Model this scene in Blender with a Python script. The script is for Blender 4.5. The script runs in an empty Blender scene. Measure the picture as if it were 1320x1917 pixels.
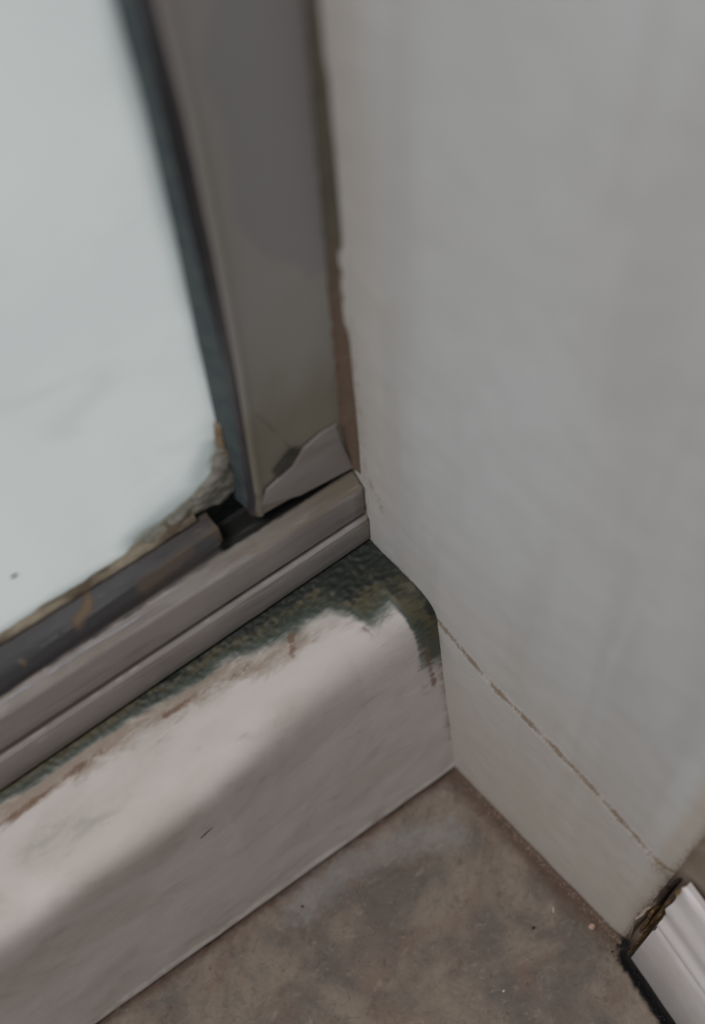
import bpy, math, random
from mathutils import Vector, Matrix, noise

# ------------------------------------------------------------------ camera, light, exposure
scn = bpy.context.scene
col = scn.collection
cd = bpy.data.cameras.new('camera'); cam = bpy.data.objects.new('camera', cd); col.objects.link(cam)
cd.sensor_fit = 'HORIZONTAL'; cd.sensor_width = 36; cd.lens = 54.633
cd.clip_start = .01; cd.clip_end = 50
RR = [[0.819927, -0.57005, -0.052553], [-0.503276, -0.674032, -0.540735], [0.272824, 0.469812, -0.83955]]
cam.matrix_world = Matrix(((RR[0][0], -RR[1][0], -RR[2][0], 0), (RR[0][1], -RR[1][1], -RR[2][1], 0),
                           (RR[0][2], -RR[1][2], -RR[2][2], 0), (0, 0, 0, 1)))
cam.location = (-0.09048,-0.09723,0.37105)
cd.dof.use_dof = True; cd.dof.focus_distance = .315; cd.dof.aperture_fstop = 8.5
scn.camera = cam

w = bpy.data.worlds.new('world'); scn.world = w; w.use_nodes = True
bg = w.node_tree.nodes['Background']
bg.inputs[0].default_value = (.93, .96, 1, 1); bg.inputs[1].default_value = .31
PANE = .50          # brightness of the daylit frosted pane

ld = bpy.data.lights.new('overhead_fill', 'AREA'); ld.shape = 'DISK'; ld.size = .7; ld.energy = 14.5; ld.color = (1, .965, .945)  # unseen soft disc added overhead to brighten the sill top and wall
lo = bpy.data.objects.new('overhead_fill', ld); col.objects.link(lo); lo.location = (-.75, .0, 1.55)
lo.rotation_euler = (Vector((-.03, .0, .05)) - lo.location).to_track_quat('-Z', 'Y').to_euler()

scn.view_settings.view_transform = 'Standard'; scn.view_settings.look = 'None'
scn.view_settings.gamma = 1; scn.view_settings.use_curve_mapping = False; scn.view_settings.exposure = 0

# ------------------------------------------------------------------ helpers
def srgb(r, g, b):
    f = lambda c: (c/255/12.92) if c/255 <= .04045 else ((c/255+.055)/1.055)**2.4
    return (f(r), f(g), f(b), 1)

def interp(pts, x):
    if x <= pts[0][0]: return pts[0][1]
    for a, b in zip(pts, pts[1:]):
        if x <= b[0]: return a[1] + (b[1]-a[1])*(x-a[0])/max(1e-9, b[0]-a[0])
    return pts[-1][1]

def segdist(p, pts):
    best = 9
    for a, b in zip(pts, pts[1:]):
        ax, ay = a; bx, by = b; dx, dy = bx-ax, by-ay
        t = max(0, min(1, ((p[0]-ax)*dx+(p[1]-ay)*dy)/max(1e-12, dx*dx+dy*dy)))
        best = min(best, math.hypot(p[0]-ax-t*dx, p[1]-ay-t*dy))
    return best

def nz(x, y, z=0, s=1): return noise.noise(Vector((x*s, y*s, z*s)))
def fb(x, y, z=0, s=1, o=4): return noise.fractal(Vector((x*s, y*s, z*s)), .9, 2.0, o)
def clamp(v, a=0., b=1.): return max(a, min(b, v))

def link(name, verts, faces, m, parent=None, smooth=True, cols=None, sharp=None):
    me = bpy.data.meshes.new(name); me.from_pydata([tuple(v) for v in verts], [], faces)
    me.validate(); me.update()
    if m: me.materials.append(m)
    if cols:
        a = me.color_attributes.new('wear', 'FLOAT_COLOR', 'POINT')
        for i, c in enumerate(cols): a.data[i].color = (c[0], c[1], c[2], 1)
    if smooth:
        me.polygons.foreach_set('use_smooth', [True]*len(me.polygons))
        if sharp: me.set_sharp_from_angle(angle=math.radians(sharp))
    o = bpy.data.objects.new(name, me); col.objects.link(o)
    if parent: o.parent = parent; o.matrix_parent_inverse = Matrix.Translation(-parent.location)
    return o

def tag(o, label=None, cat=None, kind=None, group=None):
    if label: o['label'] = label
    if cat: o['category'] = cat
    if kind: o['kind'] = kind
    if group: o['group'] = group
    return o

def frange(a, b, n): return [a+(b-a)*i/n for i in range(n+1)]

def gridfaces(nu, nv, close_v=False, off=0):
    f = []
    for i in range(nu-1):
        for j in range(nv-1 if not close_v else nv):
            k = (j+1) % nv
            f.append((off+i*nv+j, off+(i+1)*nv+j, off+(i+1)*nv+k, off+i*nv+k))
    return f

# ---- materials
class NT:
    def __init__(s, name, rough=.6, spec=.3):
        s.m = bpy.data.materials.new(name); s.m.use_nodes = True; s.t = s.m.node_tree
        s.b = s.t.nodes['Principled BSDF']; s.b.inputs['Roughness'].default_value = rough
        s.b.inputs['Specular IOR Level'].default_value = spec
        s.pos = s.n('ShaderNodeNewGeometry').outputs['Position']
    def n(s, ty, **k):
        o = s.t.nodes.new(ty)
        for a, v in k.items(): setattr(o, a, v)
        return o
    def l(s, a, b): s.t.links.new(a, b)
    def noise(s, scale, stretch=(1, 1, 1), detail=6, rough=.6, dist=0, rot=(0, 0, 0)):
        mp = s.n('ShaderNodeMapping'); mp.inputs['Scale'].default_value = stretch; mp.inputs['Rotation'].default_value = rot
        s.l(s.pos, mp.inputs[0])
        q = s.n('ShaderNodeTexNoise'); q.inputs['Scale'].default_value = scale; q.inputs['Detail'].default_value = detail
        q.inputs['Roughness'].default_value = rough; q.inputs['Distortion'].default_value = dist
        s.l(mp.outputs[0], q.inputs['Vector']); return q.outputs[0]
    def math(s, op, a, b=None, c=None):
        q = s.n('ShaderNodeMath', operation=op)
        for i, v in enumerate((a, b, c)):
            if v is None: continue
            if isinstance(v, (int, float)): q.inputs[i].default_value = v
            else: s.l(v, q.inputs[i])
        return q.outputs[0]
    def step(s, v, lo, hi, mx=1.):
        q = s.n('ShaderNodeMapRange', interpolation_type='SMOOTHSTEP')
        s.l(v, q.inputs[0]); q.inputs[1].default_value = lo; q.inputs[2].default_value = hi
        q.inputs[3].default_value = 0; q.inputs[4].default_value = mx
        return q.outputs[0]
    def mix(s, f, a, b):
        q = s.n('ShaderNodeMix', data_type='RGBA')
        s.l(f, q.inputs[0])
        for i, v in ((6, a), (7, b)):
            if isinstance(v, tuple): q.inputs[i].default_value = v
            else: s.l(v, q.inputs[i])
        return q.outputs[2]
    def wear(s):
        a = s.n('ShaderNodeAttribute', attribute_name='wear'); sp = s.n('ShaderNodeSeparateColor'); s.l(a.outputs[0], sp.inputs[0])
        return sp.outputs
    def bump(s, h, dist=.0005, strength=.5):
        q = s.n('ShaderNodeBump'); q.inputs['Strength'].default_value = strength; q.inputs['Distance'].default_value = dist
        s.l(h, q.inputs['Height']); s.l(q.outputs[0], s.b.inputs['Normal'])
    def base(s, c): s.l(c, s.b.inputs['Base Color'])
    def plus(s, a, nse, amp): return s.math('ADD', a, s.math('MULTIPLY', s.math('SUBTRACT', nse, .5), amp))

def mat_wall():
    k = NT('painted_plaster', .65, .25)
    big = k.noise(9, (1, 1, .6)); fine = k.noise(160); mid = k.noise(38, (1, 1, .5), dist=.6)
    c = k.mix(k.step(big, .35, .65), srgb(202, 202, 202), srgb(210, 212, 214))
    c = k.mix(k.step(mid, .55, .8, .35), c, srgb(188, 186, 181))
    c = k.mix(k.step(k.noise(60, (1, 1, .10), 4, .5, .3), .5, .68, .5), c, srgb(190, 188, 187))
    r, g, b = k.wear()[:3]
    c = k.mix(k.step(k.plus(b, mid, .5), .1, 1.0, .8), c, srgb(196, 185, 172))      # warm stain tint, and shading painted in before the crease
    c = k.mix(k.step(k.plus(g, k.noise(620, (1, 1.8, 1)), 1.5), .3, 1.0, .8), c, srgb(132, 110, 86))   # brown seam, plus painted crease shading
    c = k.mix(k.step(k.plus(r, k.noise(420), 1.1), .55, 1.0, .9), c, srgb(62, 58, 48))     # dark mould
    k.base(c); k.bump(k.plus(fine, mid, 2.), .0006, .35); return k.m

def mat_sill():
    k = NT('painted_sill_plaster', .5, .35)
    diag = k.noise(170, (.45, 1.3, 1), 7, .68, .5); big = k.noise(45, (.6, 1, 1), 4, .55, .8); fine = k.noise(600, (.5, 1, 1), 5)
    c = k.mix(k.step(big, .35, .7), srgb(212, 205, 201), srgb(198, 191, 185))
    r, g, b = k.wear()[:3]
    c = k.mix(k.step(k.plus(k.plus(b, diag, 1.9), fine, .7), .25, 1.1, .8), c, srgb(146, 128, 110))
    c = k.mix(k.step(k.plus(diag, big, .6), .56, .78, .45), c, srgb(164, 160, 155))                  # tan stain
    m = k.plus(k.plus(k.math('MULTIPLY_ADD', r, 2.5, -1.5), diag, 1.5), big, .8)
    c = k.mix(k.step(m, -.4, .25, .6), c, srgb(128, 132, 126))
    c = k.mix(k.step(m, -.1, .5), c, srgb(74, 84, 78))
    c = k.mix(k.step(m, .35, 1.05), c, srgb(84, 79, 60))
    c = k.mix(k.step(k.plus(big, fine, .9), .5, .72, .75), c, k.mix(k.step(m, .3, .8), c, srgb(40, 50, 46)))
    c = k.mix(k.step(k.plus(m, fine, 1.4), 1.0, 1.75, .92), c, srgb(30, 37, 34))
    c = k.mix(k.step(k.plus(k.plus(g, diag, 1.8), fine, 1.), .55, 1.15, .8), c, srgb(118, 88, 68))                    # rusty line
    k.base(c); k.bump(k.plus(k.plus(diag, fine, .5), k.step(m, 0, 1), .3), .0004, .3); return k.m

def mat_metal(name, c0, c1, rough=.45, metal=.35, dirtcol=(126, 116, 100)):
    k = NT(name, rough, .4); k.b.inputs['Metallic'].default_value = metal
    s1 = k.noise(120, (.18, 1, 1), 6, .6, .3); s2 = k.noise(420, (.25, 1, 1), 5, .65); big = k.noise(30, (.5, 1, 1))
    c = k.mix(k.step(big, .35, .65), srgb(*c0), srgb(*c1))
    r, g, b = k.wear()[:3]
    c = k.mix(k.step(k.plus(b, s1, 1.3), .3, 1.0, .9), c, srgb(*dirtcol))
    c = k.mix(k.step(k.plus(k.plus(g, s1, 1.6), s2, 1.2), .45, 1.1, .8), c, srgb(128, 108, 88))
    c = k.mix(k.step(k.plus(r, s2, 1.2), .45, 1.0), c, srgb(30, 31, 30))
    c = k.mix(k.step(k.noise(260, (.08, 1, 1), 6, .7, .2), .52, .7, .45), c, srgb(max(0, c0[0]-50), c0[1]-50, c0[2]-50))
    c = k.mix(k.step(k.noise(300, (.12, 1.4, 1.4), 6, .7, .4), .60, .72, .5), c, srgb(c0[0]+55, c0[1]+52, c0[2]+50))
    k.base(c)
    q = k.step(k.plus(b, s1, 1.3), .3, 1.0, .35); k.l(k.math('ADD', q, rough), k.b.inputs['Roughness'])
    k.bump(k.plus(s1, s2, .7), .0004, .35); return k.m

def mat_stile():
    k = NT('stile_aluminium', .5, .35); k.b.inputs['Metallic'].default_value = .3
    s1 = k.noise(110, (1, 1, .35), 5, .55, .4); s2 = k.noise(300, (1, 1, .6), 4); big = k.noise(22)
    r, g, b = k.wear()[:3]
    c = k.mix(k.step(big, .35, .7), srgb(172, 167, 165), srgb(166, 163, 155))
    c = k.mix(k.step(k.plus(r, s1, .7), .35, .62, .8), c, srgb(160, 157, 160))
    c = k.mix(k.step(k.plus(g, s1, .8), .2, 1.0, .8), c, srgb(140, 136, 118))
    c = k.mix(k.step(k.plus(b, s2, .9), .4, 1.0, .9), c, srgb(92, 74, 60))
    k.base(c); k.bump(k.plus(s1, s2, .4), .0004, .2); return k.m

def mat_simple(name, c0, c1, rough=.7, scale=150, spec=.3, bump=.4, dist=.0004, stretch=(1, 1, 1)):
    k = NT(name, rough, spec); a = k.noise(scale, stretch, 6, .65, .3)
    k.base(k.mix(k.step(a, .35, .65), srgb(*c0), srgb(*c1))); k.bump(a, dist, bump); return k.m

def mat_floor():
    k = NT('worn_concrete', .75, .3)
    big = k.noise(26, (1, 1, 1), 7, .62, 1.2); mid = k.noise(90, (1, 1, 1), 7, .65, .8); fine = k.noise(700, (1, 1, 1), 4, .7); gr = k.noise(230, (.6, 1, 1), 6, .7, 1.5)
    c = k.mix(k.step(big, .36, .62), srgb(112, 102, 95), srgb(144, 131, 118))
    c = k.mix(k.step(k.noise(18, (1, 1, 1), 5, .6, 2.), .5, .66, .75), c, srgb(128, 108, 96))
    c = k.mix(k.step(mid, .5, .75, .6), c, srgb(104, 102, 98))
    c = k.mix(k.step(gr, .58, .74, .55), c, srgb(160, 152, 144))
    c = k.mix(k.step(fine, .62, .8, .6), c, srgb(172, 164, 152))
    c = k.mix(k.step(k.noise(900, (1, 1, 1), 3, .6), .66, .74, .8), c, srgb(74, 68, 62))
    r, g, b = k.wear()[:3]
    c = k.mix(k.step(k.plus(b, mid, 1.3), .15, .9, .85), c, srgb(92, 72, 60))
    c = k.mix(k.step(k.noise(340, (1, 1, 1), 7, .75, 1.), .5, .68, .55), c, srgb(88, 80, 74))
    c = k.mix(k.step(k.noise(420, (.5, 1, 1), 7, .75, 1.), .54, .72, .5), c, srgb(168, 158, 146))
    c = k.mix(k.step(k.plus(g, gr, 1.0), .3, 1.0, .75), c, srgb(150, 148, 146))
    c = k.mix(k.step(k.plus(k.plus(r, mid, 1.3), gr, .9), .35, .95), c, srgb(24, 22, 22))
    k.base(c); k.bump(k.plus(k.plus(mid, fine, .5), gr, .6), .0009, .5); return k.m

def mat_glass():
    k = NT('frosted_pane', .35, .4)
    big = k.noise(14, (1, 1, 1), 4); mid = k.noise(60, (.6, 1, 1), 5, .6, .6); fine = k.noise(240, (.6, 1, 1), 5)
    r, g, b = k.wear()[:3]
    c = k.mix(k.step(big, .35, .7), srgb(236, 242, 241), srgb(229, 235, 235))
    c = k.mix(k.step(mid, .52, .75, .4), c, srgb(216, 223, 223))
    c = k.mix(k.step(k.plus(b, mid, .5), .05, 1.0, .85), c, srgb(166, 178, 178))
    c = k.mix(k.step(k.plus(k.plus(r, mid, 1.0), fine, .5), .4, .95), c, srgb(116, 112, 96))
    c = k.mix(k.step(k.plus(g, fine, 1.2), .45, 1.0, .9), c, srgb(128, 106, 74))
    bc = k.n('ShaderNodeHueSaturation'); bc.inputs['Value'].default_value = .2; k.l(c, bc.inputs['Color'])
    k.base(bc.outputs[0]); k.l(c, k.b.inputs['Emission Color']); k.b.inputs['Emission Strength'].default_value = PANE
    return k.m

M_wall = mat_wall(); M_sill = mat_sill(); M_floor = mat_floor(); M_glass = mat_glass(); M_stile = mat_stile()
M_rail = mat_metal('rail_aluminium', (158, 151, 151), (164, 158, 155))
M_bead = mat_metal('dark_glazing_bead', (70, 69, 72), (80, 79, 81), .55, .25, (108, 94, 82))
M_rubber = mat_simple('grey_green_rubber', (66, 76, 80), (82, 90, 92), .6, 200, .4, .2)
M_rubdark = mat_simple('dark_rubber', (58, 54, 58), (72, 66, 68), .6, 200, .3, .2)
M_seal = mat_simple('aged_sealant', (104, 98, 80), (128, 112, 92), .6, 90, .35, .5, .0006)
M_seal2 = mat_simple('dirty_silicone', (112, 110, 98), (150, 148, 138), .45, 160, .5, .6, .0006)
M_black = mat_simple('gap_black', (14, 18, 20), (34, 38, 38), .8, 300, .2, .6)
M_wood = mat_simple('raw_broken_fibreboard', (92, 74, 56), (160, 128, 84), .85, 320, .2, .9, .001)
M_darkwood = mat_simple('dark_rotten_fibre', (44, 36, 32), (92, 76, 64), .9, 320, .2, .9, .001)
M_board = mat_simple('white_gloss_trim_paint', (226, 220, 220), (234, 230, 231), .3, 90, .5, .25, .0004)
M_grit = mat_simple('sandy_grit', (98, 84, 74), (156, 134, 118), .9, 500, .2, .5)
M_dark = mat_simple('dark_dirt_backing', (24, 22, 24), (40, 36, 38), .8, 300)
M_chip = mat_simple('white_paint_chip', (190, 184, 170), (214, 208, 196), .6, 300)
M_brown = mat_simple('bare_brown_plaster', (142, 126, 112), (160, 146, 134), .8, 80, .2, .6, .0006)

# ------------------------------------------------------------------ shared dimensions (metres)
KW = .11
def wallx(y): return -.0016 - KW*y                 # plane of the splayed reveal wall
YR = .0404                                          # front face of the window rail
def lr(x, L, R, x0=-.127, x1=-.006):                # linear between two measured stations, level beyond
    t = clamp((x-x0)/(x1-x0), -.3, 1); return L+(R-L)*t

XS = [-1.1, -.8, -.5, -.35, -.25, -.2] + frange(-.17, -.0075, 300)

# ------------------------------------------------------------------ FLOOR
seam_wood = [(0.00390,-0.08250,0.00000)[:2], (0.00198,-0.10504,0.00000)[:2], (.0, -.16)]
xs = [-1.2, -.9, -.6, -.4, -.28] + frange(-.2, .012, 300) + [.03]
ys = [-1.3, -.9, -.6, -.4, -.25, -.18] + frange(-.14, .003, 220) + [.02]
V = []; Cc = []
rim = [(-.0016, 0), (.0069, -.077)]
swirl = [(-0.07417,-0.00823,0.00000)[:2], (-0.05310,-0.00607,0.00000)[:2], (-0.03555,-0.00978,0.00000)[:2], (-0.01697,-0.01861,0.00000)[:2]]
for x in xs:
    for y in ys:
        inside = -.22 < x < .012 and -.15 < y < .004
        z = 0
        dw = segdist((x, y), rim); dc = abs(y)
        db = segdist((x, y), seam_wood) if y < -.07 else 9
        if inside:
            z = .00035*fb(x, y, 3, 60) - .0003
            p = nz(x, y, 7, 520)
            if p > .5: z -= .0009*(p-.5)*2
            z -= .0007*math.exp(-(dc/.0012)**2)
            z += .0005*math.exp(-(dw/.002)**2)*(1+nz(x, y, 1, 600))
            if db < .004: z -= .0015*math.exp(-(db/.0022)**2)
        side = x - (.0039 + (y+.0825)*.0846)            # >0 behind the board face
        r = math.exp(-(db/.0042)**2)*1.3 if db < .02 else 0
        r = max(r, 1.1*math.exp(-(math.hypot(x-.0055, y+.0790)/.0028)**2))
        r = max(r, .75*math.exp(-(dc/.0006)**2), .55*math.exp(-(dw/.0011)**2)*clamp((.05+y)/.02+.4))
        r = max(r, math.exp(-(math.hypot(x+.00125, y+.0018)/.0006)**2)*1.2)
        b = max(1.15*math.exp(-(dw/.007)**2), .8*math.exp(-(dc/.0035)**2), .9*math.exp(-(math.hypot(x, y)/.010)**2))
        g = .75*math.exp(-(segdist((x, y), swirl)/.009)**2)
        V.append((x, y, z)); Cc.append((r, g, b))
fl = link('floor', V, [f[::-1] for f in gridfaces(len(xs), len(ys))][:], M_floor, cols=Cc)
fl.data.flip_normals() if fl.data.polygons[0].normal.z < 0 else None
tag(fl, 'worn brown-grey concrete floor with dirt gathered in the corner', 'floor', 'structure')

# ------------------------------------------------------------------ SILL (raised plastered kerb under the window)
mold_edge = [q[:2] for q in ((-0.12830,0.03759,0.09642), (-0.11907,0.03670,0.09713), (-0.10413,0.03701,0.09840), (-0.09107,0.03639,0.09945), (-0.07945,0.03588,0.10039), (-0.07012,0.03417,0.10106), (-0.05974,0.03401,0.10192), (-0.05276,0.03107,0.10232),
             (-0.04321,0.02932,0.10301), (-0.03485,0.02970,0.10373), (-0.02802,0.02771,0.10418), (-0.02355,0.02232,0.10422), (-0.02104,0.01695,0.10260), (-0.01258,0.01787,0.07920), (-0.01062,0.00850,0.07991), (-0.00503,0.00419,0.08030))]
mold_edge.sort()
olive = [q[:2] for q in ((-0.03523,0.03318,0.10391), (-0.02390,0.03369,0.10489), (-0.01283,0.02832,0.10548), (-0.00831,0.01917,0.10462), (-0.00139,0.01682,0.08008))]
rust = [[q[:2] for q in ((-0.13109,0.03195,0.09584), (-0.12319,0.03177,0.09648), (-0.10976,0.03264,0.09766), (-0.09981,0.03273,0.09849))],
        [q[:2] for q in ((-0.08054,0.03112,0.10000), (-0.07050,0.03068,0.10081), (-0.06583,0.02981,0.10115), (-0.05502,0.02892,0.10200))],
        [q[:2] for q in ((-0.04055,0.02927,0.10323), (-0.04322,0.02445,0.10271))], [q[:2] for q in ((-0.02276,0.01822,0.07843), (-0.02215,0.01688,0.07848))],
        [q[:2] for q in ((-0.00785,0.00958,0.08008), (-0.00520,0.00474,0.08030))]]
def sill_prof(x):
    zt = lr(x, .0967, .1068)
    h = zt-.0265
    pts = [(.0005, -.0005), (-.0002, .0006), (-.0004, .0018), (-.0003, .0032), (.0003, .0042)]
    q = clamp((-.030-x)/.05)                         # the arris is rounder near the wall, tighter further along
    for t in frange(0, 1, 22): pts.append((.0004+(.0089-.0044*q)*t, .0050+(h-.0050)*t))
    top = [(.0099, -.0175), (.0105, -.0135), (.0113, -.0100), (.0124, -.0071), (.0138, -.0049), (.0158, -.0031), (.0182, -.0019), (.0210, -.0012)]
    topl = [(.0047, -.0190), (.0048, -.0140), (.0049, -.0095), (.0053, -.0064), (.0061, -.0042), (.0076, -.0025), (.0105, -.0014), (.0160, -.0008)]
    pts += [(a+(c-a)*q, zt+b+(d-b)*q) for (a, b), (c, d) in zip(top, topl)]
    for t in frange(0, 1, 44)[1:]: pts.append((.0210+.0215*t, zt-.0012*(1-t)))
    pts.append((.07, zt))
    return pts
V = []; Cc = []
for i, x in enumerate(XS+[None]):
    pr = sill_prof(x if x is not None else -.006)
    for j, (y, z) in enumerate(pr):
        xx = wallx(y)+.0004 if x is None else x - (0 if x < -.03 else (x+.03)/.0225*(-.0075-wallx(y)+.0006))
        ye = interp(mold_edge, xx)
        act = clamp((z-.058)/.022)
        r = clamp((y-ye)/(.0080 if y > ye else .0048), -1.5, 1.6)*act - 1.5*(1-act)
        if act > .5:
            yy = .0404-y
            r = max(r, r+.9*math.exp(-(yy/.0045)**2)) if r > -.3 else r
            dwl = wallx(y)-xx
            if y > .012: r = max(r, 3.3*math.exp(-(dwl/.0050)**2)-1.5)
        g = 0; b = 0
        if z > .06 and xx < .01:
            for rs in rust: g = max(g, 1.0*math.exp(-(segdist((xx, y), rs)/.0015)**2))
            b = math.exp(-((y-ye+.0025)/.0050)**2)*(.45+.6*clamp((-.025-xx)/.03))
        if z < .012: b = max(b, .5*math.exp(-((z-.004)/.0025)**2))
        dy = 0; dz = 0
        if -.2 < xx:
            dy = .00035*fb(xx, y, z, 25, 3)+.00012*nz(xx, z, 0, 160); 
            if r > 0: dz = .0003*nz(xx, y, 0, 700)+.0003*r
            if z < .006: dy += .0004*nz(xx, 3, z, 120)
        # dark joint between sill and the wall
        V.append((xx, y+(dy if z > .001 else 0), z+dz)); 
        dj = wallx(y)-xx
        if .02 < z < .079 and y < .012: g = max(g, 1.5*math.exp(-(dj/.0007)**2)); b = max(b, .8*math.exp(-(dj/.003)**2))
        Cc.append((clamp((r+1.5)/2.5, 0, 2), g, b))
n = len(sill_prof(0))
sill = link('window_sill', V, [f[::-1] for f in gridfaces(len(XS)+1, n)], M_sill, cols=Cc)
tag(sill, 'thick cream painted sill with rounded edge, mouldy green-black against the window rail', 'sill', 'structure')

# ------------------------------------------------------------------ WALL (reveal) on the right
YE = -.0775                                          # where the smooth plaster ends in a crease
ysw = frange(.062, YE, 200); zsw = [-.004] + frange(0, .33, 240) + [.4, .6, .9, 1.3]
V = []; Cc = []
ridge = [(-0.00297,0.01245,0.09755)[1:], (-0.00022,-0.01257,0.08944)[1:], (0.00225,-0.03498,0.08808)[1:], (0.00485,-0.05863,0.08357)[1:], (0.00655,-0.07406,0.07962)[1:]]
def ridge_z(y): return interp(sorted([tuple(q) for q in ridge]), y)
smear = [(-0.00584,0.03855,0.13826)[1:], (-0.00537,0.03431,0.13013)[1:]]
streak = [(0.00389,-0.04987,0.19499)[1:], (0.00368,-0.04797,0.18478)[1:], (0.00374,-0.04852,0.17513)[1:]]
def wall_pt(y, z):
    off = .0003*fb(0, y, z, 18, 3) + .00012*nz(3, y, z, 130)
    # plastered skirting stands proud below the ridge line
    rz = ridge_z(y); a = clamp((rz - z)/.0014)
    if y < .0125: off -= .0006*a*a*(3-2*a)*clamp((.0125-y)/.002)
    off -= .00018*math.exp(-((z-rz)/.0009)**2)*(1+nz(1, y, z, 900)) if y < .012 else 0
    e = clamp((y-YE)/.006)
    off += .0012*(1-e)**2
    return (wallx(y)+off, y, z)
for y in ysw:
    for z in zsw:
        P = wall_pt(y, z); rz = ridge_z(y)
        g = 0; r = 0
        if y < .0125: g = 1.2*math.exp(-((z-rz)/.0016)**2)*clamp(.8+.5*nz(1, y, 0, 180))
        zc = lr(-.006, .0967, .1068)
        top = .1068 if y > .0158 else .1
        if y > .008:
            ds = segdist((y, z), [(.0404, .1068), (.0246, .106), (.0150, .101), (.0100, .088)])
            r = .85*math.exp(-(ds/.0012)**2)
            g = max(g, .55*math.exp(-(ds/.0035)**2))
        if y > .030: r = max(r, .8*math.exp(-(abs(y-.0404)/.0009)**2)*(1 if z < .128 else .35)); g = max(g, .45*math.exp(-(abs(y-.0405)/.0022)**2)*(1 if z < .2 else .4))
        g = max(g, .5*math.exp(-(segdist((y, z), smear)/.0035)**2))
        g = max(g, .65*math.exp(-(z/.003)**2), .35*math.exp(-(z/.008)**2)*clamp((.05+y)/.04))
        g = max(g, .7*math.exp(-((y-YE)/.0022)**2)); bb_ = math.exp(-((y-YE)/.007)**2)  # brown tint stands in for the shading towards the crease
        g = max(g, .6*math.exp(-(math.hypot(y+.074, z-.078)/.006)**2))
        r = max(r, .45*math.exp(-(z/.0008)**2))
        r = max(r, .45*math.exp(-(segdist((y, z), streak)/.0006)**2))
        b = max(clamp(1.15-(z-.02)/.14)*.8, 1.3*bb_)
        if y > -.005: b = max(b, .55*math.exp(-((y-.04)/.015)**2))
        V.append(P); Cc.append((r, g, b))
wr = link('wall_right', V, gridfaces(len(ysw), len(zsw)), M_wall, cols=Cc)
tag(wr, 'smooth pale grey plaster wall right of the window, stained at its foot', 'wall', 'structure')
# wall beyond the crease: set back, browner
ysb = frange(YE+.0002, -.12, 40)+[-.2, -.5, -1.3]; zsb = [-.004]+frange(0, .2, 60)+[.4, .9, 1.3]
V = [(wallx(y)+.0012+.0014*clamp((YE+.0002-y)/.0012)+.0005*fb(2, y, z, 60), y, z) for y in ysb for z in zsb]
wb = link('wall_return', V, gridfaces(len(ysb), len(zsb)), M_brown, wr)
tag(wb, 'brownish wall strip beyond the crease, behind the white skirting')

# ------------------------------------------------------------------ moulded skirting board, bottom right
bd = Vector((-.0848, -.9964, 0)).normalized(); bn = Vector((-bd.y, bd.x, 0)); bn = bn if bn.x > 0 else -bn   # bn points back to the wall
b0 = Vector((0.00390,-0.08250,0.00000))
prof = [(.0015, .0012), (.0, .003), (.0, .040), (.0003, .0430), (.0012, .0442), (.0012, .0452), (.0002, .0462), (-.0004, .0480), (.0002, .0500), (.0014, .0515), (.0020, .0535),
        (.0018, .0560), (.0009, .0585), (.0006, .0610), (.0012, .0635), (.0024, .0660), (.0030, .0690), (.0030, .0750), (.0036, .0775), (.0052, .0785)]
prof = [(a*.6, b*1.04) for a, b in prof] + [(.0050, .0810), (.0050, .0)]
V = []; st = [0, .0008]+frange(.002, .06, 50)+[.1, .3, 1.1]
for i, t in enumerate(st):
    for j, (u, z) in enumerate(prof):
        rag = 0
        if i < 2: rag = .0012*nz(2, u*400, z*260)-.002*clamp((z-.05)/.03)
        if u < .0049: u = u+.00012*nz(t, z, 4, 220)
        P = b0 + bd*(t+rag+.0006) + bn*u; V.append((P.x, P.y, z+.0002))
np_ = len(prof)
F = gridfaces(len(st), np_, True)+[tuple(range(np_))[::-1], tuple(range((len(st)-1)*np_, len(st)*np_))]
bb = link('baseboard_right', V, F, M_board, smooth=True, sharp=35)
tag(bb, 'white gloss moulded skirting board with broken end, bottom right corner of the photo', 'skirting', 'structure')
# raw torn fibre face on the end of the board
def lump(name, c, r, m, seed, sub=2, parent=None, rot=None):
    import bmesh
    bm = bmesh.new(); bmesh.ops.create_icosphere(bm, subdivisions=sub, radius=1)
    for v in bm.verts:
        d = 1+.35*noise.noise(v.co*1.7+Vector((seed*3.1, seed, 0)))+.15*noise.noise(v.co*5+Vector((seed, 0, seed)))
        q = Vector((v.co.x*r[0], v.co.y*r[1], v.co.z*r[2]))*d
        if rot: q.rotate(rot)
        v.co = q
    me = bpy.data.meshes.new(name); bm.to_mesh(me); bm.free(); me.materials.append(m)
    me.polygons.foreach_set('use_smooth', [True]*len(me.polygons))
    o = bpy.data.objects.new(name, me); col.objects.link(o); o.location = c
    if parent: o.parent = parent; o.matrix_parent_inverse = Matrix.Translation(-parent.location)
    return o
V = []; nf, ng = 60, 12
for i in range(nf):
    z = .0005+.082*i/(nf-1)
    for j in range(ng):
        u = -.0001+.0052*j/(ng-1)
        P = b0+bd*(-.0007-.0006*fb(z, u, 2, 300)-.0012*clamp(z/.08)*(.5+nz(z, 5, 0, 120)))+bn*u
        V.append((P.x, P.y, z))
be = link('broken_end', V, gridfaces(nf, ng), M_wood, bb); tag(be, 'torn tan fibre end of the white skirting board')

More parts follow.
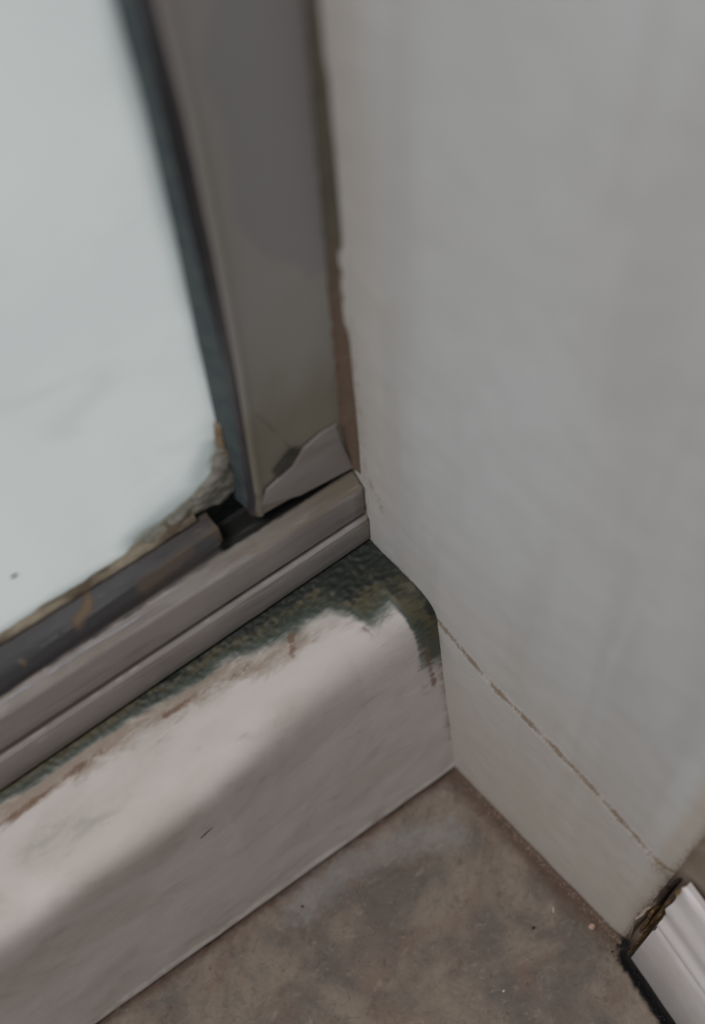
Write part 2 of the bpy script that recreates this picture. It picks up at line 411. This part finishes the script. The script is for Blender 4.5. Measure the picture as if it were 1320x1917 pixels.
# ------------------------------------------------------------------ WINDOW
win = bpy.data.objects.new('window_1', None); col.objects.link(win); win.location = (-.05, .05, .1); win.empty_display_size = .02
tag(win, 'grimy grey metal window frame with bright frosted pane', 'window', 'structure')
def loft(name, prof, xs, m, attr=None, xend=True, xfix=None, closed=False, disp=0, parent=win, sharp=30, cap=False):
    """prof(x) -> list of (y,z); a strip extruded along the window"""
    V = []; Cc = []; st = list(xs)
    for x in st + ([None] if xend else []):
        pr = prof(x if x is not None else -.006)
        for j, (y, z) in enumerate(pr):
            xx = wallx(y)-.0003 if x is None else (x if x < -.03 or not xend else x-(x+.03)/.0225*(-.0075-wallx(y)+.0010))
            dy = disp*nz(xx, y, z, 150)+disp*.6*nz(xx, y*2, z*2, 420)
            V.append((xx, y-abs(dy) if disp else y, z+dy*.5)); Cc.append(attr(xx, j, y, z) if attr else (0, 0, 0))
    n = len(pr); ns = len(V)//n
    F = [f[::-1] for f in gridfaces(ns, n, closed)]
    if cap: F += [tuple(range((ns-1)*n, ns*n))]
    return link(name, V, F, m, parent, cols=Cc, sharp=sharp)

def rail_prof(x):
    zb = lr(x, .0967, .1068)+.0002; zg = lr(x, .1141, .1204); zg0 = lr(x, .1118, .1198); zf = lr(x, .1282, .1335); zk = lr(x, .1300, .1372)
    return [(.062, zb), (.0403, zb), (.0398, zb+.0006), (.0392, zb+.0020), (.0391, zg0-.0028), (.0394, zg0-.0006), (.0402, zg0), (.0412, zg0+.0001), (.0415, zg-.0001),
            (.0408, zg+.0004), (.0404, zg+.0014), (.0404, zf-.0006), (.0407, zf), (.0415, zf+.0005), (.0446, zk), (.0475, zk+.0003), (.0533, zk+.0003), (.0534, zk-.004), (.062, zk-.004)]
def dens(f, n=3):
    def g(x):
        p = f(x); o = []
        for a, b in zip(p, p[1:]):
            for k in range(n): o.append((a[0]+(b[0]-a[0])*k/n, a[1]+(b[1]-a[1])*k/n))
        o.append(p[-1]); return o
    return g
def rail_attr(x, j, y, z):
    zb = lr(x, .0967, .1068); zg = lr(x, .1141, .1204); zf = lr(x, .1282, .1335)
    b = 0; g = 0; r = 0
    if y > .0406 and z > zf-.001:
        b = .6; g = .2+.3*math.exp(-((x+.045)/.012)**2)
        b += .35*clamp((x+.03)/.02)
        r = .75*math.exp(-((y-.0446)/.0007)**2)  # dark line painted for the shadow gap under the bead
        if x > -.050: r = max(r, 1.3*clamp((y-.0442)/.0012)*clamp((x+.050)/.004))  # black dirt, with the shade under the stile painted in
    if z < zg: b = max(b, .35+.3*math.exp(-((z-zb)/.003)**2))
    if .0409 < y < .042 and z < zg+.001: b = .9; r = .3+.6*clamp((x+.09)/.05)
    if z < zb+.0012: r = .6
    r = max(r, .8*math.exp(-((wallx(y)-x)/.0012)**2)); b = max(b, .8*math.exp(-((wallx(y)-x)/.006)**2))
    if z > zg: b = max(b, .55*math.exp(-((x+.02)/.02)**2))
    return (r, g, b)
loft('bottom_rail', dens(rail_prof), XS, M_rail, rail_attr, disp=.00012)

# pale crusty thread added as the white highlight on the ledge under the bead
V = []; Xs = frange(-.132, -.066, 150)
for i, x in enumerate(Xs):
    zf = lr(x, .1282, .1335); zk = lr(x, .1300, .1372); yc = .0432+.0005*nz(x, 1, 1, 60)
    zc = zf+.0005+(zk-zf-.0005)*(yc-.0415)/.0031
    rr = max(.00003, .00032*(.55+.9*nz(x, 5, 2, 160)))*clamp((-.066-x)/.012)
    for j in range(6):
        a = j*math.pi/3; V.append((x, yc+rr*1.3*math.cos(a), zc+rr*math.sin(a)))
tag(link('highlight_thread', V, gridfaces(len(Xs), 6, True), mat_simple('pale_highlight_crust', (170, 170, 178), (196, 196, 204), .4, 300), win), 'pale crusty streak imitating a highlight on the ledge below the dark bead')

# glazing bead: dark strip on the rail ending short of the corner
XB = [-1.1, -.6, -.3, -.2]+frange(-.16, -.0490, 170)+[-.0480, -.0472, -.0466]
def bead_prof(x):
    z0 = lr(x, .1306, .1384, -.1127, -.0457)+.0001; z1 = lr(x, .1412, .1440, -.105, -.0467)
    e = clamp((x+.0480)/.0014)
    return [(.0530, z0), (.0452+.0006*e, z0), (.0446+.0009*e, z0+.0008), (.0447+.0009*e, z0+.0028), (.0462, z0+.0055), (.0515, z1-.0008-.0006*e), (.0524, z1-.0004), (.0531, z1-.0006)]
def bead_attr(x, j, y, z):
    z0 = lr(x, .1306, .1384, -.1127, -.0457); z1 = lr(x, .1412, .1440, -.105, -.0467)
    b = .75*math.exp(-((z-z1)/.0013)**2); g = .8*math.exp(-((z-z1)/.0008)**2)
    b = max(b, .7*math.exp(-((z-z0)/.0012)**2))
    d = segdist((x, y), [(-.082, .0515), (-.0835, .0485), (-.088, .0465)]); g = max(g, 1.0*math.exp(-(d/.0012)**2)); b = max(b, math.exp(-(d/.0016)**2))
    d = segdist((x, y), [(-.0555, .0465), (-.0700, .0455)]); b = max(b, .9*math.exp(-(d/.0022)**2))
    d = math.hypot(x+.1035, y-.0462); g = max(g, 1.1*math.exp(-(d/.0012)**2))
    b = max(b, 1.0*math.exp(-((x+.0465)/.0022)**2))
    return (0, g, b)
loft('glazing_bead', dens(bead_prof, 4), XB, M_bead, bead_attr, xend=False, closed=True, disp=.00015, cap=True)

# crusted putty line on top of the bead against the glass
XP = [-1.1, -.4, -.2]+frange(-.16, -.0500, 220)
def putty_prof(x):
    z1 = lr(x, .1412, .1440, -.105, -.0467)
    a = .0008+.0005*nz(x, 0, 0, 200)+.0022*math.exp(-((x+.055)/.010)**2); a = max(a, .0003)
    return [(.0535, z1-.001), (.0516, z1-.0008), (.0512, z1+a*.3), (.0518, z1+a*.8), (.0528, z1+a*1.1), (.0535, z1+a*1.4)]
M_putty = mat_simple('stained_putty', (84, 70, 56), (146, 136, 118), .7, 170, .3, .9, .0008, (.4, 1, 1))
tag(loft('putty', dens(putty_prof, 2), XP, M_putty, xend=False, disp=.0003), 'stained brown putty line between pane and dark bead')

# glass pane
xs = [-1.1, -.6, -.3]+frange(-.16, -.0345, 200); zs = frange(.132, .33, 240)+[.5, .8, 1.2]
YG = .0535; V = []; Cc = []
for x in xs:
    for z in zs:
        zb = lr(x, .1412, .1440, -.105, -.0467); dx = -.0353-x; dz = z-zb
        b = max(math.exp(-(dx/.0035)**2)*.9, math.exp(-(dz/.0035)**2)*.7, .9*math.exp(-(max(0, dx-.001)/.006)**2)*clamp((.19-z)/.03))
        b = max(b, .8*math.exp(-(segdist((x, z), [(-.040, .165), (-.046, .153), (-.066, .147)])/.005)**2))
        r = 1.0*math.exp(-(segdist((x, z), [(-.0365, .165), (-.0400, .1525), (-.0520, .1475), (-.066, .1435)])/.0045)**2)
        r = max(r, .55*math.exp(-(dz/.0012)**2))
        g = .9*math.exp(-(segdist((x, z), [(-.0362, .172), (-.0370, .163)])/.0016)**2)
        V.append((x, YG, z)); Cc.append((r, g, b))
gl = link('glass_pane', V, [f for f in gridfaces(len(xs), len(zs))], M_glass, win, cols=Cc)
tag(gl, 'bright frosted pane lit by daylight')

# stile: flat face, return towards the glass
def vstrip(name, prof, zs, m, attr=None, sharp=30):
    V = []; Cc = []
    for z in zs:
        for j, (x, y) in enumerate(prof(z)): V.append((x, y, z if j >= 0 else z)); Cc.append(attr(x, y, z) if attr else (0, 0, 0))
    n = len(prof(zs[-1]))
    return link(name, V, [f for f in gridfaces(len(zs), n)], m, win, cols=Cc, sharp=sharp)
def xl(z): return interp([(.1415, -.0366), (.1474, -.0356), (.1956, -.0334), (.2291, -.0326), (.2586, -.0324), (.2806, -.0331), (.33, -.0335)], z)
def xg(z): return xl(z)-.0005
def stile_prof(z):
    a = xl(z)
    p = [(a-.0002, .0478), (a-.0002, .0452), (a+.0001, .0446), (a+.0007, .0443), (a+.0016, .0443), (a+.0021, .0446), (a+.0024, .0450)]
    for t in frange(0, 1, 40)[1:]: p.append((a+.0024+(-.0046-a-.0024)*t, .0450+.0002*math.sin(t*6)))
    return p
edge = [(-0.02362,0.04500,0.27681), (-0.02830,0.04500,0.26687), (-0.02603,0.04500,0.25568), (-0.02598,0.04500,0.24558), (-0.02708,0.04500,0.23384), (-0.02274,0.04500,0.22322), (-0.01483,0.04500,0.21560)]
edge2 = sorted([(q[2], q[0]) for q in edge])
def stile_attr(x, y, z):
    e = interp(edge2, z); r = clamp((x-e)/.003+.45, 0, 1)*clamp((z-.205)/.012)
    g = clamp((.20-z)/.03)
    b = .8*math.exp(-(segdist((x, z), [(-.0368, .142), (-.0352, .150)])/.0018)**2)
    b = max(b, .7*math.exp(-(segdist((x, z), [(-.0306, .1794), (-.0270, .170), (-.0235, .1601)])/.0008)**2))
    b = max(b, .5*math.exp(-((x+.0100)/.002)**2)*clamp(1-(z-.16)/.06))
    return (r, g, b)
V = []; Cc = []; ns = 260
def zbot(x): return .0005+interp([(-.0372, .1418), (-.0345, .1402), (-.0052, .1374)], x)
zz = frange(0, 1, ns)
pr0 = stile_prof(.15); n = len(pr0)
for k in zz:
    for j in range(n):
        z = .1405+(.33-.1405)*k; x, y = stile_prof(z)[j]; z = zbot(x)+(.33-zbot(x))*k
        V.append((x, y, z)); Cc.append(stile_attr(x, y, z))
for j in range(n):
    x, y = pr0[j]; V.append((xl(.33)+(x-xl(.15)), y, 1.2)); Cc.append((0, 0, 0))
st = link('stile', V, gridfaces(ns+2, n), M_stile, win, cols=Cc, sharp=40)
# bottom thickness of the stile and stile return
zs = frange(.142, .33, 120)+[1.2]
def gasket_prof(z):
    a = xl(z)
    return [(a-.0001, .0448), (a-.0008, .0452), (a-.0011, .0462), (a-.0009, .0475), (a-.0006, .0479)]
def seal_prof(z):
    a = xl(z); w_ = interp([(.142, .0001), (.165, .0012), (.2, .0020), (.3, .0014)], z)
    return [(a-.0006, .0479), (a-.0009-w_*.3, .0492), (a-.0012-w_*.6, .0510), (a-.0016-w_, .0530), (a-.0018-w_, YG+.0002)]
o = vstrip('gasket', gasket_prof, zs, M_rubdark); tag(o, 'thin dark rubber gasket along the stile edge')
for p in o.data.polygons: pass
o = vstrip('stile_return', seal_prof, zs, M_rubber); tag(o, 'slate grey side face of the stile next to the pane')
# corner plate at the foot of the stile
pts = [(-0.03466,0.04470,0.14555), (-0.03245,0.04470,0.15085), (-0.02441,0.04470,0.15395), (-0.02055,0.04470,0.15844), (-0.01494,0.04470,0.16051), (-0.01047,0.04470,0.16044), (-0.00924,0.04470,0.15097), (-0.00635,0.04470,0.13857), (-0.02354,0.04470,0.14044)]
import bmesh
def plate(name, pts, th, m, parent, bev=.0006, yoff=0):
    bm = bmesh.new(); vs = [bm.verts.new((p[0], p[1]+yoff, p[2])) for p in pts]; f = bm.faces.new(vs)
    r = bmesh.ops.extrude_face_region(bm, geom=[f]); 
    for v in [q for q in r['geom'] if isinstance(q, bmesh.types.BMVert)]: v.co.y -= th
    bmesh.ops.recalc_face_normals(bm, faces=bm.faces)
    bmesh.ops.bevel(bm, geom=[e for e in bm.edges if abs(e.verts[0].co.y-e.verts[1].co.y) < 1e-6], offset=bev, segments=3, profile=.6, affect='EDGES')
    me = bpy.data.meshes.new(name); bm.to_mesh(me); bm.free(); me.materials.append(m)
    a = me.color_attributes.new('wear', 'FLOAT_COLOR', 'POINT')
    for v in me.vertices: a.data[v.index].color = (0, 0, .45, 1)
    o = bpy.data.objects.new(name, me); col.objects.link(o); o.parent = parent; o.matrix_parent_inverse = Matrix.Translation(-parent.location)
    me.polygons.foreach_set('use_smooth', [True]*len(me.polygons)); me.set_sharp_from_angle(angle=math.radians(40)); return o
cp = plate('corner_plate', pts, .0007, M_rail, win); tag(cp, 'scuffed metal plate at the foot of the stile')
npts = [(-0.02951,0.04460,0.15543), (-0.02371,0.04460,0.16027), (-0.02118,0.04460,0.15907), (-0.02446,0.04460,0.15411), (-0.02860,0.04460,0.15279)]
nt = plate('notch', npts, .0003, mat_simple('notch_dark', (60, 58, 54), (84, 80, 74)), win, .0001); tag(nt, 'small dark patch at the notch above the corner plate')  # thin dark patch laid on as the notch

# sealant bead between stile and wall
zs = frange(.138, .33, 200)+[1.2]
def ws_prof(z):
    a = interp([(.138, -.0085), (.158, -.0104), (.2154, -.0098), (.2709, -.0088), (.33, -.0085)], z)+.0004*nz(1, 1, z, 90); o = []
    for t in frange(0, 1, 8):
        x = a+(-.0058-a)*t; y = .0452-.0028*t*t-.0002*math.sin(t*3.1)+.0002*nz(t, z, 0, 300)
        o.append((min(x, wallx(y)-.0001), y))
    o.append((wallx(.0418), .0416)); return o
kk = NT('stained_wall_sealant', .6, .3); a_ = kk.noise(220, (1, 1, .6), 5, .6)
sz = kk.n('ShaderNodeSeparateXYZ'); kk.l(kk.pos, sz.inputs[0])
cc = kk.mix(kk.step(kk.plus(sz.outputs[2], a_, .03), .185, .235), srgb(118, 100, 86), srgb(98, 94, 82))
cc = kk.mix(kk.step(a_, .58, .75, .7), cc, srgb(88, 66, 50)); kk.base(cc); kk.bump(a_, .0012, .8)
o = vstrip('wall_sealant', ws_prof, zs, kk.m); tag(o, 'olive-brown sealant bead between stile and wall')

# black backing painted as the dark of the gap between bead, stile and rail
def box(name, a, b, m, parent):
    V = [(x, y, z) for x in (a[0], b[0]) for y in (a[1], b[1]) for z in (a[2], b[2])]
    F = [(0, 1, 3, 2), (4, 6, 7, 5), (0, 4, 5, 1), (2, 3, 7, 6), (0, 2, 6, 4), (1, 5, 7, 3)]
    return link(name, V, F, m, parent, smooth=False)
box('stile_backing', (-.0342, .0462, .1385), (-.0070, .0600, 1.2), M_dark, win)  # unseen box added behind the stile to stop light leaking through
o = box('recess', (-.0560, .0531, .1330), (-.0330, .0534, .1475), M_black, win); tag(o, 'black backing standing in for the dark gap in the frame corner')
# lumpy silicone in the lower corner of the pane
def blob(name, poly, m, thick, parent, n=80, seed=0):
    xs_ = [p[0] for p in poly]; zs_ = [p[1] for p in poly]
    def inside(x, z):
        c = False
        for (x1, z1), (x2, z2) in zip(poly, poly[1:]+poly[:1]):
            if (z1 > z) != (z2 > z) and x < (x2-x1)*(z-z1)/(z2-z1)+x1: c = not c
        return c
    V = []; idx = {}; F = []
    X = frange(min(xs_), max(xs_), n); Z = frange(min(zs_), max(zs_), n); cl = poly+poly[:1]
    for i, x in enumerate(X):
        for j, z in enumerate(Z):
            d = segdist((x, z), cl)*(1 if inside(x, z) else -1)
            h = clamp((d+.0004*nz(x, z, seed, 500))/.0022)
            h = math.sin(h*math.pi/2)*thick*(1+.45*nz(x, z, seed, 350)+.25*nz(x*.5, z, seed, 900))
            if d > -.0003: idx[i, j] = len(V); V.append((x, YG+.0002-max(0, h), z))
    for i in range(n):
        for j in range(n):
            q = [(i, j), (i+1, j), (i+1, j+1), (i, j+1)]
            if all(k in idx for k in q): F.append(tuple(idx[k] for k in q))
    return link(name, V, F, m, parent)
o = blob('silicone', [(-.0362, .1700), (-.0350, .1460), (-.0400, .1425), (-.0480, .1440), (-.0680, .1425), (-.0640, .1460), (-.0540, .1490), (-.0490, .1515), (-.0425, .1560), (-.0392, .1640)], M_seal2, .0016, win, 60)
tag(o, 'grey-brown lumpy silicone smeared in the corner of the pane')
o = blob('stained_silicone', [(-.0360, .1740), (-.0357, .1600), (-.0375, .1560), (-.0392, .1640), (-.0385, .1730)], mat_simple('yellow_stained_silicone', (132, 108, 76), (150, 140, 122), .5, 260, .4, .6), .0019, win, 30, 5)
tag(o, 'yellow-brown stained silicone')

# ------------------------------------------------------------------ loose things
rnd = random.Random(4)
# grit along the foot of the wall (uncountable)
import itertools
bm = bmesh.new()
for i in range(480):
    t = rnd.random()**.8; y = -.004-.074*t
    d = abs(rnd.gauss(0, .0016))+.0002
    x = wallx(y)-.0009-d; s = rnd.uniform(.00008, .00034)*(1.3-d/.005)
    m4 = Matrix.Translation((x, y, s*.5-.0002)) @ Matrix.Rotation(rnd.random()*6, 4, 'Z') @ Matrix.Diagonal((s*rnd.uniform(.8, 1.8), s*1.1, s*.8, 1))
    bmesh.ops.create_icosphere(bm, subdivisions=1, radius=1, matrix=m4)
me = bpy.data.meshes.new('grit'); bm.to_mesh(me); bm.free(); me.materials.append(M_grit)
gr = bpy.data.objects.new('grit', me); col.objects.link(gr)
tag(gr, 'sandy brown grit lying along the foot of the grey wall', 'grit', 'stuff')
bm = bmesh.new()
for i in range(120):
    t = rnd.random(); y = -.076-.045*t
    P = b0+bd*(-(y+.0825)); x = P.x-abs(rnd.gauss(0, .0016))-.0003; s = rnd.uniform(.0001, .0004)
    m4 = Matrix.Translation((x, y, s*.3-.0006)) @ Matrix.Diagonal((s*1.3, s, s*.8, 1))
    bmesh.ops.create_icosphere(bm, subdivisions=1, radius=1, matrix=m4)
me = bpy.data.meshes.new('dirt'); bm.to_mesh(me); bm.free(); me.materials.append(M_dark)
di = bpy.data.objects.new('dirt', me); col.objects.link(di)
tag(di, 'black dirt packed in the gap under the white skirting board', 'dirt', 'stuff')

def thing(name, px, r, m, seed, label, cat, rot=None, dz=0):
    o = lump(name, (px[0], px[1], px[2]+dz), r, m, seed, 2, None, rot); return tag(o, label, cat)
from mathutils import Euler
thing('plaster_crumb', (0.00084,-0.06889,0.00000), (.0013, .0010, .0008), mat_simple('pinkish_crumb', (178, 146, 130), (196, 168, 150), .85, 400), 1, 'largest pinkish crumb at the wall foot, left of the black corner hole', 'crumb', None, .0005)
thing('paint_chip', (-0.03480,-0.06738,0.00000), (.0005, .0003, .0002), M_chip, 2, 'tiny white paint chip on the open concrete floor', 'chip', None, .0001)
thing('sawdust_crumb', (-0.00581,-0.05756,0.00000), (.0010, .0003, .0003), M_chip, 3, 'pale elongated crumb on the floor beside the wall grit', 'crumb', Euler((0, 0, .9)), .0002)
thing('dark_hole_bead', (-0.00145,-0.00227,0.00000), (.0006, .0006, .0004), M_dark, 4, 'round black bead standing in for the small dark hole where sill meets wall', 'floor_hole', None, .0001)  # dark bead put in for a small hole in the floor
thing('dark_crumb', (-0.01477,-0.05819,0.00000), (.0006, .0004, .0002), M_dark, 5, 'small dark crumb on the floor below the wall grit', 'crumb', None, .0001)
thing('black_crumb', (-0.07301,-0.00842,0.00000), (.0004, .0004, .0002), M_dark, 9, 'tiny black crumb on the floor nearest the long sill', 'crumb', None, .0001)
# flakes torn from the wall end, standing in the gap beside the board
def flake(name, ps, th, m, label, cat):
    bm = bmesh.new(); vs = [bm.verts.new(p) for p in ps]; f = bm.faces.new(vs); bm.normal_update(); nrm = f.normal.copy()
    r = bmesh.ops.extrude_face_region(bm, geom=[f])
    for v in [q for q in r['geom'] if isinstance(q, bmesh.types.BMVert)]: v.co += nrm*th
    bmesh.ops.recalc_face_normals(bm, faces=bm.faces)
    bmesh.ops.subdivide_edges(bm, edges=bm.edges, cuts=3, use_grid_fill=True)
    for v in bm.verts: v.co += Vector((nz(*v.co, 600), nz(v.co.y, v.co.z, v.co.x, 600), 0))*.0004
    me = bpy.data.meshes.new(name); bm.to_mesh(me); bm.free(); me.materials.append(m)
    o = bpy.data.objects.new(name, me); col.objects.link(o); return tag(o, label, cat)
flake('plaster_flake', [(0.00890,-0.07850,-0.00072), (0.00050,-0.07850,0.04837), (0.00542,-0.07850,0.04999), (0.00893,-0.07850,0.04744), (0.01344,-0.07850,0.01429), (0.02679,-0.07850,-0.06340)], .0006, M_brown,
      'pale plaster flake standing in the gap between wall and white skirting', 'flake')
flake('fibre_splinter', [(0.02110,-0.08000,-0.06468), (0.00866,-0.08000,0.01433), (0.00382,-0.08000,0.05647), (0.01186,-0.08000,0.04662), (0.02662,-0.08000,-0.00019), (0.02220,-0.08000,-0.00795), (0.02090,-0.08000,-0.02547), (0.03653,-0.08000,-0.11183)], .0008, M_wood,
      'ochre broken fibre strip beside the end of the white skirting', 'splinter')
flake('rotten_fibre', [(0.00780,-0.07960,0.04780), (-0.00025,-0.07960,0.08551), (0.00817,-0.07960,0.07850), (0.02548,-0.07960,0.03296), (0.04474,-0.07960,-0.03667), (0.03891,-0.07960,-0.04418)], .0008, M_darkwood,
      'dark brown rotten fibre clump at the top of the gap', 'splinter')
# marks stuck to the sill front and to the pane
p0, p1 = Vector((-0.08993,0.00340,0.08021)), Vector((-0.08545,0.00360,0.08166))
def sliver(name, a, b, r, m, label, cat):
    d = (b-a); L_ = d.length; q = d.to_track_quat('X', 'Z'); c = (a+b)/2
    return tag(lump(name, c, (L_/2, r, r), m, 3, 2, None, q.to_euler()), label, cat)
sliver('dark_splinter', p0, p1, .00018, M_dark, 'tiny dark splinter stuck to the front face of the sill', 'splinter')
tag(lump('dirt_speck', (-0.09450,0.05330,0.15991), (.0009, .0002, .0005), mat_simple('brown_speck', (96, 90, 88), (120, 112, 108)), 6), 'small brownish speck of dirt on the frosted pane', 'speck')
